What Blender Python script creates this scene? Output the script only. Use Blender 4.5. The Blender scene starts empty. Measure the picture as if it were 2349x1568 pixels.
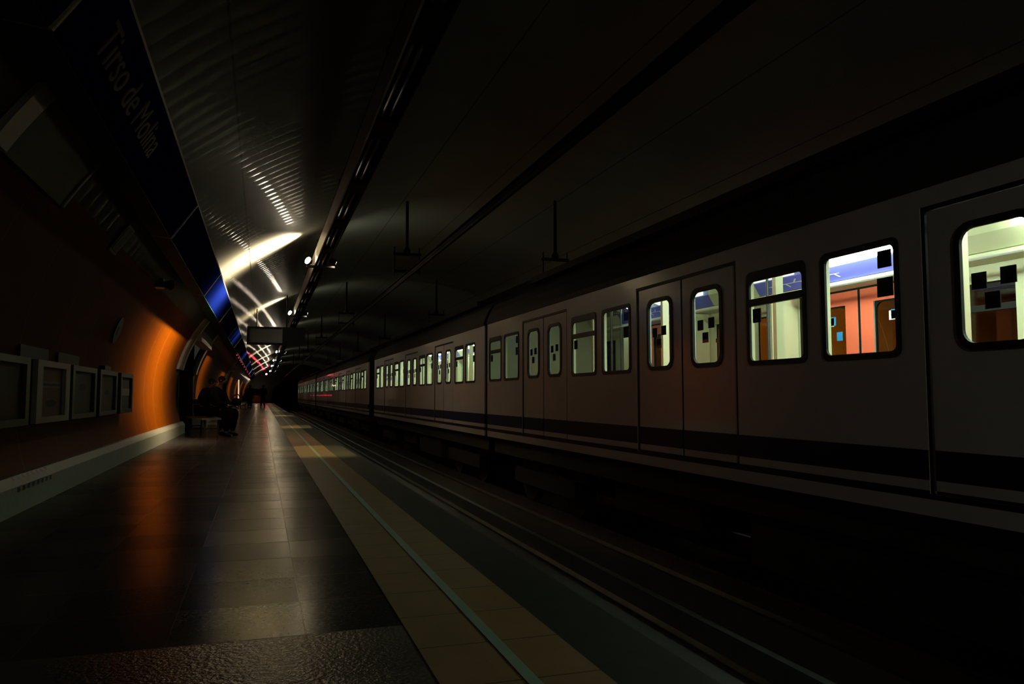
import bpy, math, random
from mathutils import Vector, Matrix
random.seed(7)
C = bpy.context.scene.collection
PI = math.pi

# ------------------------------------------------------------------ helpers
class MB:
    """collects geometry for ONE mesh object"""
    def __init__(s): s.v = []; s.f = []; s.m = []
    def face(s, pts, mi=0):
        b = len(s.v); s.v += [tuple(p) for p in pts]; s.f.append(tuple(range(b, b + len(pts)))); s.m.append(mi)
    def box(s, x0, x1, y0, y1, z0, z1, mi=0):
        b = len(s.v)
        s.v += [(x0,y0,z0),(x1,y0,z0),(x1,y1,z0),(x0,y1,z0),(x0,y0,z1),(x1,y0,z1),(x1,y1,z1),(x0,y1,z1)]
        for q in ((0,3,2,1),(4,5,6,7),(0,1,5,4),(1,2,6,5),(2,3,7,6),(3,0,4,7)):
            s.f.append(tuple(b+i for i in q)); s.m.append(mi)
        return s
    def extrude_y(s, prof, y0, y1, mi=0):
        """closed profile (x,z) swept along y"""
        n = len(prof); b = len(s.v)
        s.v += [(x,y0,z) for x,z in prof] + [(x,y1,z) for x,z in prof]
        for i in range(n):
            j = (i+1) % n
            s.f.append((b+i, b+j, b+n+j, b+n+i)); s.m.append(mi)
        s.f.append(tuple(b+i for i in range(n))[::-1]); s.m.append(mi)
        s.f.append(tuple(b+n+i for i in range(n))); s.m.append(mi)
        return s
    def tube(s, pts, r, n=10, mi=0, closed=False):
        pts = [Vector(p) for p in pts]; rings = []
        for i, p in enumerate(pts):
            a = pts[max(i-1,0)]; c = pts[min(i+1,len(pts)-1)]
            d = (c-a).normalized()
            up = Vector((0,0,1)) if abs(d.z) < .9 else Vector((1,0,0))
            u = d.cross(up).normalized(); w = d.cross(u)
            rr = r[i] if isinstance(r,(list,tuple)) else r
            b = len(s.v)
            s.v += [tuple(p + (u*math.cos(2*PI*k/n) + w*math.sin(2*PI*k/n))*rr) for k in range(n)]
            rings.append(b)
        for a, c in zip(rings, rings[1:]):
            for k in range(n):
                s.f.append((a+k, a+(k+1)%n, c+(k+1)%n, c+k)); s.m.append(mi)
        s.f.append(tuple(rings[0]+k for k in range(n))[::-1]); s.m.append(mi)
        s.f.append(tuple(rings[-1]+k for k in range(n))); s.m.append(mi)
        return s
    def holed(s, ax, a0, a1, y0, y1, z0, z1, holes, m0=0, m1=0, mr=None):
        """panel in the y-z plane between x=a0 (material m0) and x=a1 (m1), rectangular holes (y0,y1,z0,z1)"""
        mr = m0 if mr is None else mr
        ys = sorted({y0,y1,*[h[0] for h in holes],*[h[1] for h in holes]})
        zs = sorted({z0,z1,*[h[2] for h in holes],*[h[3] for h in holes]})
        ys = [y for y in ys if y0-1e-6 <= y <= y1+1e-6]; zs = [z for z in zs if z0-1e-6 <= z <= z1+1e-6]
        def solid(i,j):
            if i < 0 or j < 0 or i >= len(ys)-1 or j >= len(zs)-1: return False
            cy = (ys[i]+ys[i+1])/2; cz = (zs[j]+zs[j+1])/2
            return not any(h[0] < cy < h[1] and h[2] < cz < h[3] for h in holes)
        for i in range(len(ys)-1):
            for j in range(len(zs)-1):
                if not solid(i,j): continue
                ya,yb,za,zb = ys[i],ys[i+1],zs[j],zs[j+1]
                s.face([(a0,ya,za),(a0,ya,zb),(a0,yb,zb),(a0,yb,za)], m0)
                s.face([(a1,ya,za),(a1,yb,za),(a1,yb,zb),(a1,ya,zb)], m1)
                if not solid(i-1,j): s.face([(a0,ya,za),(a1,ya,za),(a1,ya,zb),(a0,ya,zb)], m0 if i == 0 else mr)
                if not solid(i+1,j): s.face([(a0,yb,za),(a0,yb,zb),(a1,yb,zb),(a1,yb,za)], m0 if i == len(ys)-2 else mr)
                if not solid(i,j-1): s.face([(a0,ya,za),(a0,yb,za),(a1,yb,za),(a1,ya,za)], m0 if j == 0 else mr)
                if not solid(i,j+1): s.face([(a0,ya,zb),(a1,ya,zb),(a1,yb,zb),(a0,yb,zb)], m0 if j == len(zs)-2 else mr)
        return s
    def ring(s, x0, x1, o, i, mi=0):
        """frame between two loops of (y,z) with equal counts, thick in x"""
        n = len(o); b = len(s.v)
        for lp, x in ((o,x0),(i,x0),(o,x1),(i,x1)): s.v += [(x,y,z) for y,z in lp]
        for k in range(n):
            l = (k+1) % n
            for q in ((k,n+k,n+l,l),(2*n+k,2*n+l,3*n+l,3*n+k),(k,l,2*n+l,2*n+k),(n+k,3*n+k,3*n+l,n+l)):
                s.f.append(tuple(b+t for t in q)); s.m.append(mi)
        return s
    def disc(s, c, nrm, r, depth=.02, n=20, mi=0):
        c = Vector(c); d = Vector(nrm).normalized()
        return s.tube([c - d*depth/2, c + d*depth/2], r, n, mi)
    def build(s, name, mats, parent=None, off=(0,0,0), smooth=False, merge=False):
        me = bpy.data.meshes.new(name)
        me.from_pydata([(x-off[0], y-off[1], z-off[2]) for x,y,z in s.v], [], s.f)
        if not isinstance(mats,(list,tuple)): mats = [mats]
        for m in mats: me.materials.append(m)
        me.polygons.foreach_set('material_index', s.m)
        if smooth: me.polygons.foreach_set('use_smooth', [True]*len(s.f))
        me.update()
        if merge:
            import bmesh
            bm = bmesh.new(); bm.from_mesh(me); bmesh.ops.remove_doubles(bm, verts=bm.verts, dist=1e-4); bm.to_mesh(me); bm.free()
        o = bpy.data.objects.new(name, me); C.objects.link(o)
        if parent: o.parent = parent
        return o

def rrect(y0, y1, z0, z1, r, n=5):
    pts = []
    for cy, cz, a0 in ((y1-r,z1-r,0),(y0+r,z1-r,90),(y0+r,z0+r,180),(y1-r,z0+r,270)):
        for k in range(n+1):
            a = math.radians(a0 + 90*k/n); pts.append((cy + r*math.cos(a), cz + r*math.sin(a)))
    return pts

def tag(o, label=None, cat=None, group=None, kind=None):
    if label: o['label'] = label
    if cat: o['category'] = cat
    if group: o['group'] = group
    if kind: o['kind'] = kind
    return o
def struct(o, label, cat): return tag(o, label, cat, kind='structure')
def empty(name, loc, label, cat, group=None):
    o = bpy.data.objects.new(name, None); C.objects.link(o); o.location = loc; o.empty_display_size = .2
    return tag(o, label, cat, group)
def dup(o, loc=None, label=None, parent=None):
    c = o.copy(); C.objects.link(c)
    if parent: c.parent = parent
    if loc is not None: c.location = loc
    if label: c['label'] = label
    for ch in list(o.children): dup(ch, parent=c)
    return c

# ------------------------------------------------------------------ materials
def mat(name, col, rough=.6, metal=0., coat=0., spec=.5, noise=0., nscale=6., bump=0., bscale=30., aniso=0.):
    m = bpy.data.materials.new(name); m.use_nodes = True
    nt = m.node_tree; b = nt.nodes['Principled BSDF']
    b.inputs['Base Color'].default_value = (*col, 1); b.inputs['Roughness'].default_value = rough
    b.inputs['Metallic'].default_value = metal; b.inputs['Coat Weight'].default_value = coat
    b.inputs['Specular IOR Level'].default_value = spec; b.inputs['Coat Roughness'].default_value = .08
    if noise or bump:
        tc = nt.nodes.new('ShaderNodeTexCoord'); n = nt.nodes.new('ShaderNodeTexNoise')
        n.inputs['Scale'].default_value = nscale; n.inputs['Detail'].default_value = 6
        nt.links.new(tc.outputs['Object'], n.inputs['Vector'])
        if noise:
            mx = nt.nodes.new('ShaderNodeMix'); mx.data_type = 'RGBA'; mx.blend_type = 'MULTIPLY'
            rp = nt.nodes.new('ShaderNodeMapRange'); rp.inputs['To Min'].default_value = 1-noise; rp.inputs['To Max'].default_value = 1+noise*.4
            nt.links.new(n.outputs['Fac'], rp.inputs['Value'])
            mx.inputs[0].default_value = 1; mx.inputs[6].default_value = (*col,1)
            nt.links.new(rp.outputs[0], mx.inputs[7]); nt.links.new(mx.outputs[2], b.inputs['Base Color'])
        if bump:
            n2 = nt.nodes.new('ShaderNodeTexNoise'); n2.inputs['Scale'].default_value = bscale; n2.inputs['Detail'].default_value = 4
            nt.links.new(tc.outputs['Object'], n2.inputs['Vector'])
            bp = nt.nodes.new('ShaderNodeBump'); bp.inputs['Strength'].default_value = bump; bp.inputs['Distance'].default_value = .01
            nt.links.new(n2.outputs['Fac'], bp.inputs['Height']); nt.links.new(bp.outputs['Normal'], b.inputs['Normal'])
    return m
def emis(name, col, st):
    m = bpy.data.materials.new(name); m.use_nodes = True; nt = m.node_tree
    for n in list(nt.nodes):
        if n.type == 'BSDF_PRINCIPLED': nt.nodes.remove(n)
    e = nt.nodes.new('ShaderNodeEmission'); e.inputs[0].default_value = (*col,1); e.inputs[1].default_value = st
    nt.links.new(e.outputs[0], nt.nodes['Material Output'].inputs[0])
    return m
def mth(nt, op, a, b=None, c=None):
    n = nt.nodes.new('ShaderNodeMath'); n.operation = op
    for i, x in enumerate((a,b,c)):
        if x is None: continue
        if isinstance(x,(int,float)): n.inputs[i].default_value = x
        else: nt.links.new(x, n.inputs[i])
    return n.outputs[0]
def mixc(nt, f, a, b):
    n = nt.nodes.new('ShaderNodeMix'); n.data_type = 'RGBA'
    nt.links.new(f, n.inputs[0])
    for x, i in ((a,6),(b,7)):
        if isinstance(x, tuple): n.inputs[i].default_value = (*x,1)
        else: nt.links.new(x, n.inputs[i])
    return n.outputs[2]
def objxyz(nt):
    tc = nt.nodes.new('ShaderNodeTexCoord'); sp = nt.nodes.new('ShaderNodeSeparateXYZ')
    nt.links.new(tc.outputs['Object'], sp.inputs[0]); return tc, sp.outputs

RAIL = -.86       # top of rail (platform surface is z = 0)
def paint(name, white, rough, coat):
    """white car paint with the navy waist-low stripe and dark sill line painted on"""
    m = mat(name, white, rough, coat=coat); nt = m.node_tree; b = nt.nodes['Principled BSDF']
    tc, o = objxyz(nt); z = o[2]
    def band(a, c): return mth(nt,'MULTIPLY', mth(nt,'GREATER_THAN', z, a-RAIL), mth(nt,'LESS_THAN', z, c-RAIL))
    navy = band(.385,.575); sill = band(.265,.32)
    n = nt.nodes.new('ShaderNodeTexNoise'); n.inputs['Scale'].default_value = 1.5; nt.links.new(tc.outputs['Object'], n.inputs['Vector'])
    mr = nt.nodes.new('ShaderNodeMapRange'); mr.inputs['To Min'].default_value = .82; mr.inputs['To Max'].default_value = 1.05
    nt.links.new(n.outputs['Fac'], mr.inputs['Value'])
    base = nt.nodes.new('ShaderNodeMix'); base.data_type = 'RGBA'; base.blend_type = 'MULTIPLY'; base.inputs[0].default_value = 1
    base.inputs[6].default_value = (*white,1); nt.links.new(mr.outputs[0], base.inputs[7])
    c1 = mixc(nt, navy, base.outputs[2], (.004,.008,.035)); c2 = mixc(nt, sill, c1, (.008,.008,.009))
    nt.links.new(c2, b.inputs['Base Color'])
    keep = mth(nt,'SUBTRACT', 1., mth(nt,'MAXIMUM', navy, sill))
    nt.links.new(mth(nt,'MULTIPLY', keep, coat), b.inputs['Coat Weight'])
    nt.links.new(mth(nt,'MULTIPLY_ADD', keep, .4, .08), b.inputs['Specular IOR Level'])
    return m
def glass(name, tint=(.86,.93,.9), f=.06):
    m = bpy.data.materials.new(name); m.use_nodes = True; nt = m.node_tree
    for n in list(nt.nodes):
        if n.type == 'BSDF_PRINCIPLED': nt.nodes.remove(n)
    t = nt.nodes.new('ShaderNodeBsdfTransparent'); t.inputs[0].default_value = (*tint,1)
    g = nt.nodes.new('ShaderNodeBsdfGlossy'); g.inputs['Roughness'].default_value = .03; g.inputs[0].default_value = (1,1,1,1)
    lw = nt.nodes.new('ShaderNodeLayerWeight'); lw.inputs[0].default_value = .5
    fac = mth(nt,'MULTIPLY_ADD', mth(nt,'POWER', lw.outputs['Facing'], 5.), .2, .02)
    mx = nt.nodes.new('ShaderNodeMixShader'); nt.links.new(fac, mx.inputs[0])
    nt.links.new(t.outputs[0], mx.inputs[1]); nt.links.new(g.outputs[0], mx.inputs[2])
    nt.links.new(mx.outputs[0], nt.nodes['Material Output'].inputs[0])
    return m

M = {}
M['paint'] = paint('white_train_paint', (.38,.4,.4), .42, .2)
M['lining'] = mat('cream_car_lining', (.62,.62,.42), .45, noise=.12, nscale=3)
M['door_inner'] = mat('red_orange_door_lining', (.8,.15,.08), .4)
M['rubber'] = mat('black_rubber', (.006,.006,.007), .55, spec=.2)
M['roof'] = mat('dark_roof_grey', (.02,.02,.022), .7, noise=.3, spec=.2)
M['under'] = mat('underframe_black', (.012,.012,.012), .8, noise=.3, spec=.2)
M['steel'] = mat('worn_steel', (.2,.19,.18), .4, metal=1, noise=.4, nscale=12)
M['pole'] = mat('dark_grey_pole', (.05,.05,.055), .35, metal=.3)
M['rail_white'] = mat('cream_handrail', (.55,.56,.5), .35)
M['blue_strip'] = mat('blue_route_strip', (.13,.13,.6), .45)
M['strip_line'] = mat('white_route_line', (.7,.75,.8), .5)
M['seat'] = mat('brown_seat', (.2,.07,.03), .5, noise=.2)
M['carfloor'] = mat('car_floor', (.05,.05,.05), .6, noise=.3)
M['sticker'] = mat('dark_sticker', (.006,.005,.007), .6, spec=.15)
M['stick_blue'] = mat('blue_sticker', (.02,.25,.6), .5)
M['notice'] = mat('pale_notice', (.6,.72,.68), .6, noise=.35, nscale=30)
M['glass'] = glass('car_glass')
M['tube_on'] = emis('car_lamp_on', (.88,1.,.8), 40)
M['tube_dim'] = emis('car_lamp_low', (.8,.97,.74), 13)
M['tube_low'] = emis('car_lamp_faint', (.85,.97,.55), 2.6)
M['tube_off'] = mat('unlit_tube', (.13,.13,.12), .4, spec=.2)
M['darkmetal'] = mat('dark_painted_metal', (.014,.013,.012), .65, noise=.2, spec=.08)
M['black'] = mat('black_plastic', (.008,.008,.009), .45, spec=.3)
M['grey_frame'] = mat('grey_white_frame', (.45,.42,.4), .4, noise=.15)
M['brown_paper'] = mat('brown_cover', (.17,.085,.035), .6, noise=.25)
M['paper'] = mat('pale_paper', (.26,.25,.24), .7, noise=.2, nscale=20)
M['dim_paper'] = mat('dim_red_brown_cover', (.06,.025,.018), .6, noise=.3)
M['olive_paper'] = mat('dark_olive_cover', (.05,.045,.04), .6, noise=.3)
M['navy_paper'] = mat('navy_cover', (.014,.018,.05), .55, noise=.2)
M['ink'] = mat('ink', (.03,.03,.04), .7)
M['ink_navy'] = mat('navy_ink', (.01,.014,.05), .7)
M['frieze'] = mat('blue_sign_enamel', (.002,.006,.07), .6, spec=0.)
M['soffit'] = mat('grey_sign_soffit', (.02,.075,.085), .6, noise=.15, spec=.02)
M['letters'] = mat('cream_lettering', (.2,.19,.14), .6, spec=.1)
M['plinth'] = mat('grey_terrazzo_plinth', (.24,.23,.18), .5, noise=.35, nscale=25)
M['concrete'] = mat('dark_concrete', (.05,.045,.042), .8, noise=.4, nscale=5, bump=.2)
M['black_wall'] = mat('soot_black_wall', (.008,.007,.007), .9, noise=.3)  # one near-black tone for end wall, tunnel and passages
M['white_metal'] = mat('white_trough_metal', (.5,.48,.42), .35, noise=.1)
M['lens'] = emis('lamp_lens', (1.,.84,.6), 150)
M['red'] = emis('red_led', (1.,.02,.07), 1.0)  # glow of the added dots that stand for red reflections
M['signal'] = emis('red_signal', (1.,.07,.12), 110)
M['lightbox'] = emis('lit_panel', (1.,.72,.42), .9)
M['jacket'] = mat('black_coat', (.003,.003,.0035), .9, noise=.3, spec=.02)
M['trousers'] = mat('black_trousers', (.003,.003,.0035), .9, noise=.3, spec=.02)
M['skin'] = mat('skin', (.07,.04,.03), .7)
M['hair'] = mat('dark_hair', (.004,.003,.003), .7, spec=.05)
M['shoe'] = mat('black_shoe', (.004,.004,.004), .6, spec=.05)
M['chrome'] = mat('bench_metal', (.25,.25,.25), .3, metal=1)
M['benchseat'] = mat('bench_grey', (.06,.06,.06), .45, noise=.2)
M['bin'] = mat('pale_grey_bin', (.2,.19,.18), .5, noise=.2)
M['portal'] = mat('grey_portal_panel', (.26,.23,.2), .4, noise=.2)
M['pale_edge'] = mat('pale_edge_trim', (.5,.48,.4), .35)

def orange_wall():
    m = mat('orange_enamel_panels', (.24,.058,.001), .5, spec=.02); nt = m.node_tree; b = nt.nodes['Principled BSDF']
    tc, o = objxyz(nt)
    fr = mth(nt,'FRACT', mth(nt,'DIVIDE', o[1], 1.25)); seam = mth(nt,'LESS_THAN', fr, .008)
    n = nt.nodes.new('ShaderNodeTexNoise'); n.inputs['Scale'].default_value = .7; n.inputs['Detail'].default_value = 3
    nt.links.new(tc.outputs['Object'], n.inputs['Vector'])
    c = mixc(nt, n.outputs['Fac'], (.112,.023,.0002), (.155,.036,.0003))
    nt.links.new(mixc(nt, seam, c, (.27,.11,.02)), b.inputs['Base Color'])
    return m
M['orange'] = orange_wall()

def vault_mat(name, col, rough, pil, spec, panel=.3, coat=0.):
    """pale enamelled vault panels: narrow strips across the tunnel, each a little pillowed"""
    m = mat(name, col, rough, spec=spec); nt = m.node_tree; b = nt.nodes['Principled BSDF']
    tc, o = objxyz(nt)
    fr = mth(nt,'FRACT', mth(nt,'DIVIDE', o[1], panel))
    d = mth(nt,'SUBTRACT', fr, .5)
    h = mth(nt,'SUBTRACT', .25, mth(nt,'MULTIPLY', d, d))
    bp = nt.nodes.new('ShaderNodeBump'); bp.inputs['Strength'].default_value = 1; bp.inputs['Distance'].default_value = pil
    nt.links.new(h, bp.inputs['Height'])          # the lacquer follows the pillowing
    nt.links.new(bp.outputs['Normal'], b.inputs['Coat Normal']); b.inputs['Coat Weight'].default_value = coat; b.inputs['Coat Roughness'].default_value = .09
    n = nt.nodes.new('ShaderNodeTexNoise'); n.inputs['Scale'].default_value = .8; n.inputs['Detail'].default_value = 4
    nt.links.new(tc.outputs['Object'], n.inputs['Vector'])
    c = mixc(nt, n.outputs['Fac'], tuple(x*.75 for x in col), tuple(min(1,x*1.15) for x in col))
    seam = mth(nt,'LESS_THAN', fr, .02)
    # longitudinal joints
    jx = mth(nt,'LESS_THAN', mth(nt,'FRACT', mth(nt,'DIVIDE', mth(nt,'ADD', o[0], .3), 1.45)), .014)
    c = mixc(nt, mth(nt,'MAXIMUM', mth(nt,'MULTIPLY', seam, .35), jx), c, tuple(x*.3 for x in col))
    nt.links.new(c, b.inputs['Base Color'])
    return m
M['vault'] = vault_mat('pale_vault_panels', (.1,.1,.082), .5, .02, .02, .3, .2)
M['vault_right'] = vault_mat('matt_vault_panels', (.19,.24,.22), .55, .004, .1)

def floor_mat():
    m = mat('dark_granite_floor', (.05,.045,.042),  .25, spec=.1); nt = m.node_tree; b = nt.nodes['Principled BSDF']
    tc, o = objxyz(nt)
    fy = mth(nt,'FRACT', mth(nt,'DIVIDE', mth(nt,'SUBTRACT', o[1], .13), .497)); fx = mth(nt,'FRACT', mth(nt,'DIVIDE', mth(nt,'ADD', o[0], .32), .5))
    joint = mth(nt,'MAXIMUM', mth(nt,'LESS_THAN', fy, .012), mth(nt,'MULTIPLY', mth(nt,'LESS_THAN', fx, .008), .25))
    rough_row = mth(nt,'LESS_THAN', o[1], 3.12)
    n = nt.nodes.new('ShaderNodeTexNoise'); n.inputs['Scale'].default_value = 55; n.inputs['Detail'].default_value = 3
    nt.links.new(tc.outputs['Object'], n.inputs['Vector'])
    v = nt.nodes.new('ShaderNodeTexNoise'); v.inputs['Scale'].default_value = 1.2; nt.links.new(tc.outputs['Object'], v.inputs['Vector'])
    wn = nt.nodes.new('ShaderNodeTexWhiteNoise'); wn.noise_dimensions = '2D'
    cmb = nt.nodes.new('ShaderNodeCombineXYZ')
    nt.links.new(mth(nt,'FLOOR', mth(nt,'DIVIDE', mth(nt,'SUBTRACT', o[1], .13), .497)), cmb.inputs[0])
    nt.links.new(mth(nt,'FLOOR', mth(nt,'DIVIDE', mth(nt,'ADD', o[0], .32), .5)), cmb.inputs[1])
    nt.links.new(cmb.outputs[0], wn.inputs[0])
    c = mixc(nt, n.outputs['Fac'], (.012,.011,.011), (.05,.046,.044))
    c = mixc(nt, mth(nt,'MULTIPLY', wn.outputs[0], .35), c, (.03,.027,.026))
    c = mixc(nt, joint, c, (.012,.011,.01))
    nt.links.new(c, b.inputs['Base Color'])
    r = mth(nt,'ADD', .17, mth(nt,'MULTIPLY', v.outputs['Fac'], .08))
    r = mth(nt,'ADD', r, mth(nt,'MULTIPLY', rough_row, .08)); r = mth(nt,'ADD', r, mth(nt,'MULTIPLY', joint, .3))
    nt.links.new(r, b.inputs['Roughness'])
    h = mth(nt,'MULTIPLY', n.outputs['Fac'], mth(nt,'ADD', .02, mth(nt,'MULTIPLY', rough_row, 1.)))
    bp = nt.nodes.new('ShaderNodeBump'); bp.inputs['Strength'].default_value = .5; bp.inputs['Distance'].default_value = .01
    nt.links.new(h, bp.inputs['Height']); nt.links.new(bp.outputs['Normal'], b.inputs['Normal'])
    b.inputs['Specular IOR Level'].default_value = 0
    gl = nt.nodes.new('ShaderNodeBsdfGlossy'); gl.inputs[0].default_value = (1,.93,.8,1)
    nt.links.new(r, gl.inputs['Roughness']); nt.links.new(bp.outputs['Normal'], gl.inputs['Normal'])
    lw = nt.nodes.new('ShaderNodeLayerWeight'); lw.inputs[0].default_value = .5
    gf = mth(nt,'MULTIPLY_ADD', mth(nt,'POWER', lw.outputs['Facing'], 6.), .3, .035)
    gf = mth(nt,'MULTIPLY', gf, mth(nt,'MULTIPLY_ADD', wn.outputs[0], .5, .75))
    gf = mth(nt,'MULTIPLY', gf, mth(nt,'ADD', 1., mth(nt,'MULTIPLY', rough_row, 1.6)))
    mx = nt.nodes.new('ShaderNodeMixShader'); nt.links.new(gf, mx.inputs[0])
    nt.links.new(b.outputs[0], mx.inputs[1]); nt.links.new(gl.outputs[0], mx.inputs[2])
    nt.links.new(mx.outputs[0], nt.nodes['Material Output'].inputs[0])
    return m
M['floor'] = floor_mat()
def tactile_mat():
    m = mat('yellow_tactile_paving', (.3,.19,.03), .5, spec=.12); nt = m.node_tree; b = nt.nodes['Principled BSDF']
    tc, o = objxyz(nt)
    w = mth(nt,'FRACT', mth(nt,'DIVIDE', o[0], .052)); d = mth(nt,'SUBTRACT', w, .5)
    h = mth(nt,'GREATER_THAN', mth(nt,'ABSOLUTE', d), .28)
    bp = nt.nodes.new('ShaderNodeBump'); bp.inputs['Strength'].default_value = .6; bp.inputs['Distance'].default_value = .004
    nt.links.new(h, bp.inputs['Height']); nt.links.new(bp.outputs['Normal'], b.inputs['Normal'])
    n = nt.nodes.new('ShaderNodeTexNoise'); n.inputs['Scale'].default_value = 5; n.inputs['Detail'].default_value = 5; nt.links.new(tc.outputs['Object'], n.inputs['Vector'])
    c = mixc(nt, n.outputs['Fac'], (.19,.115,.05), (.3,.19,.08))
    jy = mth(nt,'LESS_THAN', mth(nt,'FRACT', mth(nt,'DIVIDE', o[1], .4)), .02)
    nt.links.new(mixc(nt, jy, c, (.05,.035,.02)), b.inputs['Base Color'])
    return m
M['tactile'] = tactile_mat()
M['green_tape'] = mat('pale_green_tape', (.25,.36,.28), .45, noise=.3)
M['edge'] = mat('grey_edge_stone', (.032,.03,.024), .6, spec=.1, noise=.35, nscale=8)

# ------------------------------------------------------------------ the station shell
Y0, Y1 = -7.0, 100.0
CX, CZ, EA, EB = 3.95, 1.0, 5.95, 3.9            # the vault is an ellipse across the tracks
def ex(z, side=-1): return CX + side*EA*math.sqrt(max(0, 1-((z-CZ)/EB)**2))
def ez(x): return CZ + EB*math.sqrt(max(0, 1-((x-CX)/EA)**2))
EDGE = 1.42
TX0, TX1 = 4.04, 6.34                             # sides of the train
struct(MB().box(-2.6, .56, Y0, Y1, -.3, 0).build('floor', M['floor']), 'dark polished granite platform floor', 'floor')
struct(MB().box(.56, 1.1, Y0, Y1, -.3, .004).build('floor_tactile_strip', M['tactile']), 'ribbed yellow-brown tactile strip along the platform edge', 'floor')
struct(MB().box(1.1, EDGE, Y0, Y1, -.3, 0).box(EDGE-.12, EDGE-.02, Y0, Y1, -1.12, -.3, 0).build('floor_edge_stone', M['edge']), 'grey edge stones and dark face of the platform', 'floor')
struct(MB().box(.828, .872, Y0, Y1, .0, .008).build('floor_tape_line', M['green_tape']), 'thin pale green line inside the tactile strip', 'floor')
struct(MB().box(EDGE-.05, 6.5, Y0, 130, -1.3, -1.1).build('floor_track_bed', M['concrete']), 'dark concrete track bed', 'floor')
struct(MB().box(6.45, 10.4, Y0, Y1, -1.1, 0).build('floor_far_platform', M['floor']), 'opposite platform behind the train', 'floor')

OPEN = (20.6, 24.6, 2.3)                          # passage mouth in the left wall
OPEN2 = (44., 47., 2.3)
def wall(name, side, z0, z1, m, openings=(), n=18):
    ys = sorted({Y0, Y1, *[o[0] for o in openings], *[o[1] for o in openings]}); mb = MB()
    zs = sorted({z0, z1, *[z0+(z1-z0)*k/n for k in range(n+1)], *[o[2] for o in openings]})
    for ya, yb in zip(ys, ys[1:]):
        for za, zb in zip(zs, zs[1:]):
            cy, cz = (ya+yb)/2, (za+zb)/2
            if any(o[0] < cy < o[1] and cz < o[2] for o in openings): continue
            xa, xb = ex(za,side), ex(zb,side)
            p = [(xa,ya,za),(xa,yb,za),(xb,yb,zb),(xb,ya,zb)]
            mb.face(p if side < 0 else p[::-1])
    o = mb.build(name, m, smooth=True, merge=True)
    sd = o.modifiers.new('thick','SOLIDIFY'); sd.thickness = .12; sd.offset = -1; sd.use_rim = False
    return o
ZO = 2.55
struct(wall('wall_left', -1, .25, ZO, M['orange'], (OPEN, OPEN2)), 'orange enamelled wall curving up behind the platform', 'wall')
struct(wall('wall_right', 1, 0, ZO, M['orange']), 'orange wall of the opposite platform seen through the train windows', 'wall')
def ceiling_arc(name, xa, xb, m, n=26):
    mb = MB(); xs = [xa+(xb-xa)*k/n for k in range(n+1)]
    for p, q in zip(xs, xs[1:]):
        mb.face([(p,Y0,ez(p)),(p,Y1,ez(p)),(q,Y1,ez(q)),(q,Y0,ez(q))])
    o = mb.build(name, m, smooth=True, merge=True)
    sd = o.modifiers.new('thick','SOLIDIFY'); sd.thickness = .12; sd.offset = -1; sd.use_rim = False
    return o
xl, xr = ex(ZO,-1), ex(ZO,1)
struct(ceiling_arc('ceiling', xl, 1.2, M['vault']), 'glossy pale panelled vault above the platform', 'ceiling')
struct(ceiling_arc('ceiling_track_side', 1.2, xr, M['vault_right']), 'dark dull vault above the tracks', 'ceiling')
# plinth with a chamfered pale top, broken by the passage mouths
def plinth(ya, yb):
    return [(-1.79,0),(-1.79,.215),(-1.845,.285),(-2.02,.285),(-2.02,0)], ya, yb
mb = MB()
for ya, yb in ((Y0,OPEN[0]),(OPEN[1],OPEN2[0]),(OPEN2[1],Y1)): mb.extrude_y(*plinth(ya,yb))
struct(mb.build('baseboard_left', M['plinth']), 'low grey plinth with a pale sloping top along the orange wall', 'baseboard')
v = empty('vent_grille', (-1.8,7.4,.25), 'dark slotted vent in the grey plinth at lower left', 'vent')
for k in range(8):
    mb = MB(); y = 6.9 + k*.135
    mb.face([(-1.787,y,.21),(-1.787,y+.07,.21),(-1.846,y+.07,.287),(-1.846,y,.287)])
    mb.face([(-1.787,y,.17),(-1.787,y+.07,.17),(-1.787,y+.07,.21),(-1.787,y,.21)])
    mb.build('slot', M['black'], v, (-1.8,7.4,.25))
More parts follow.
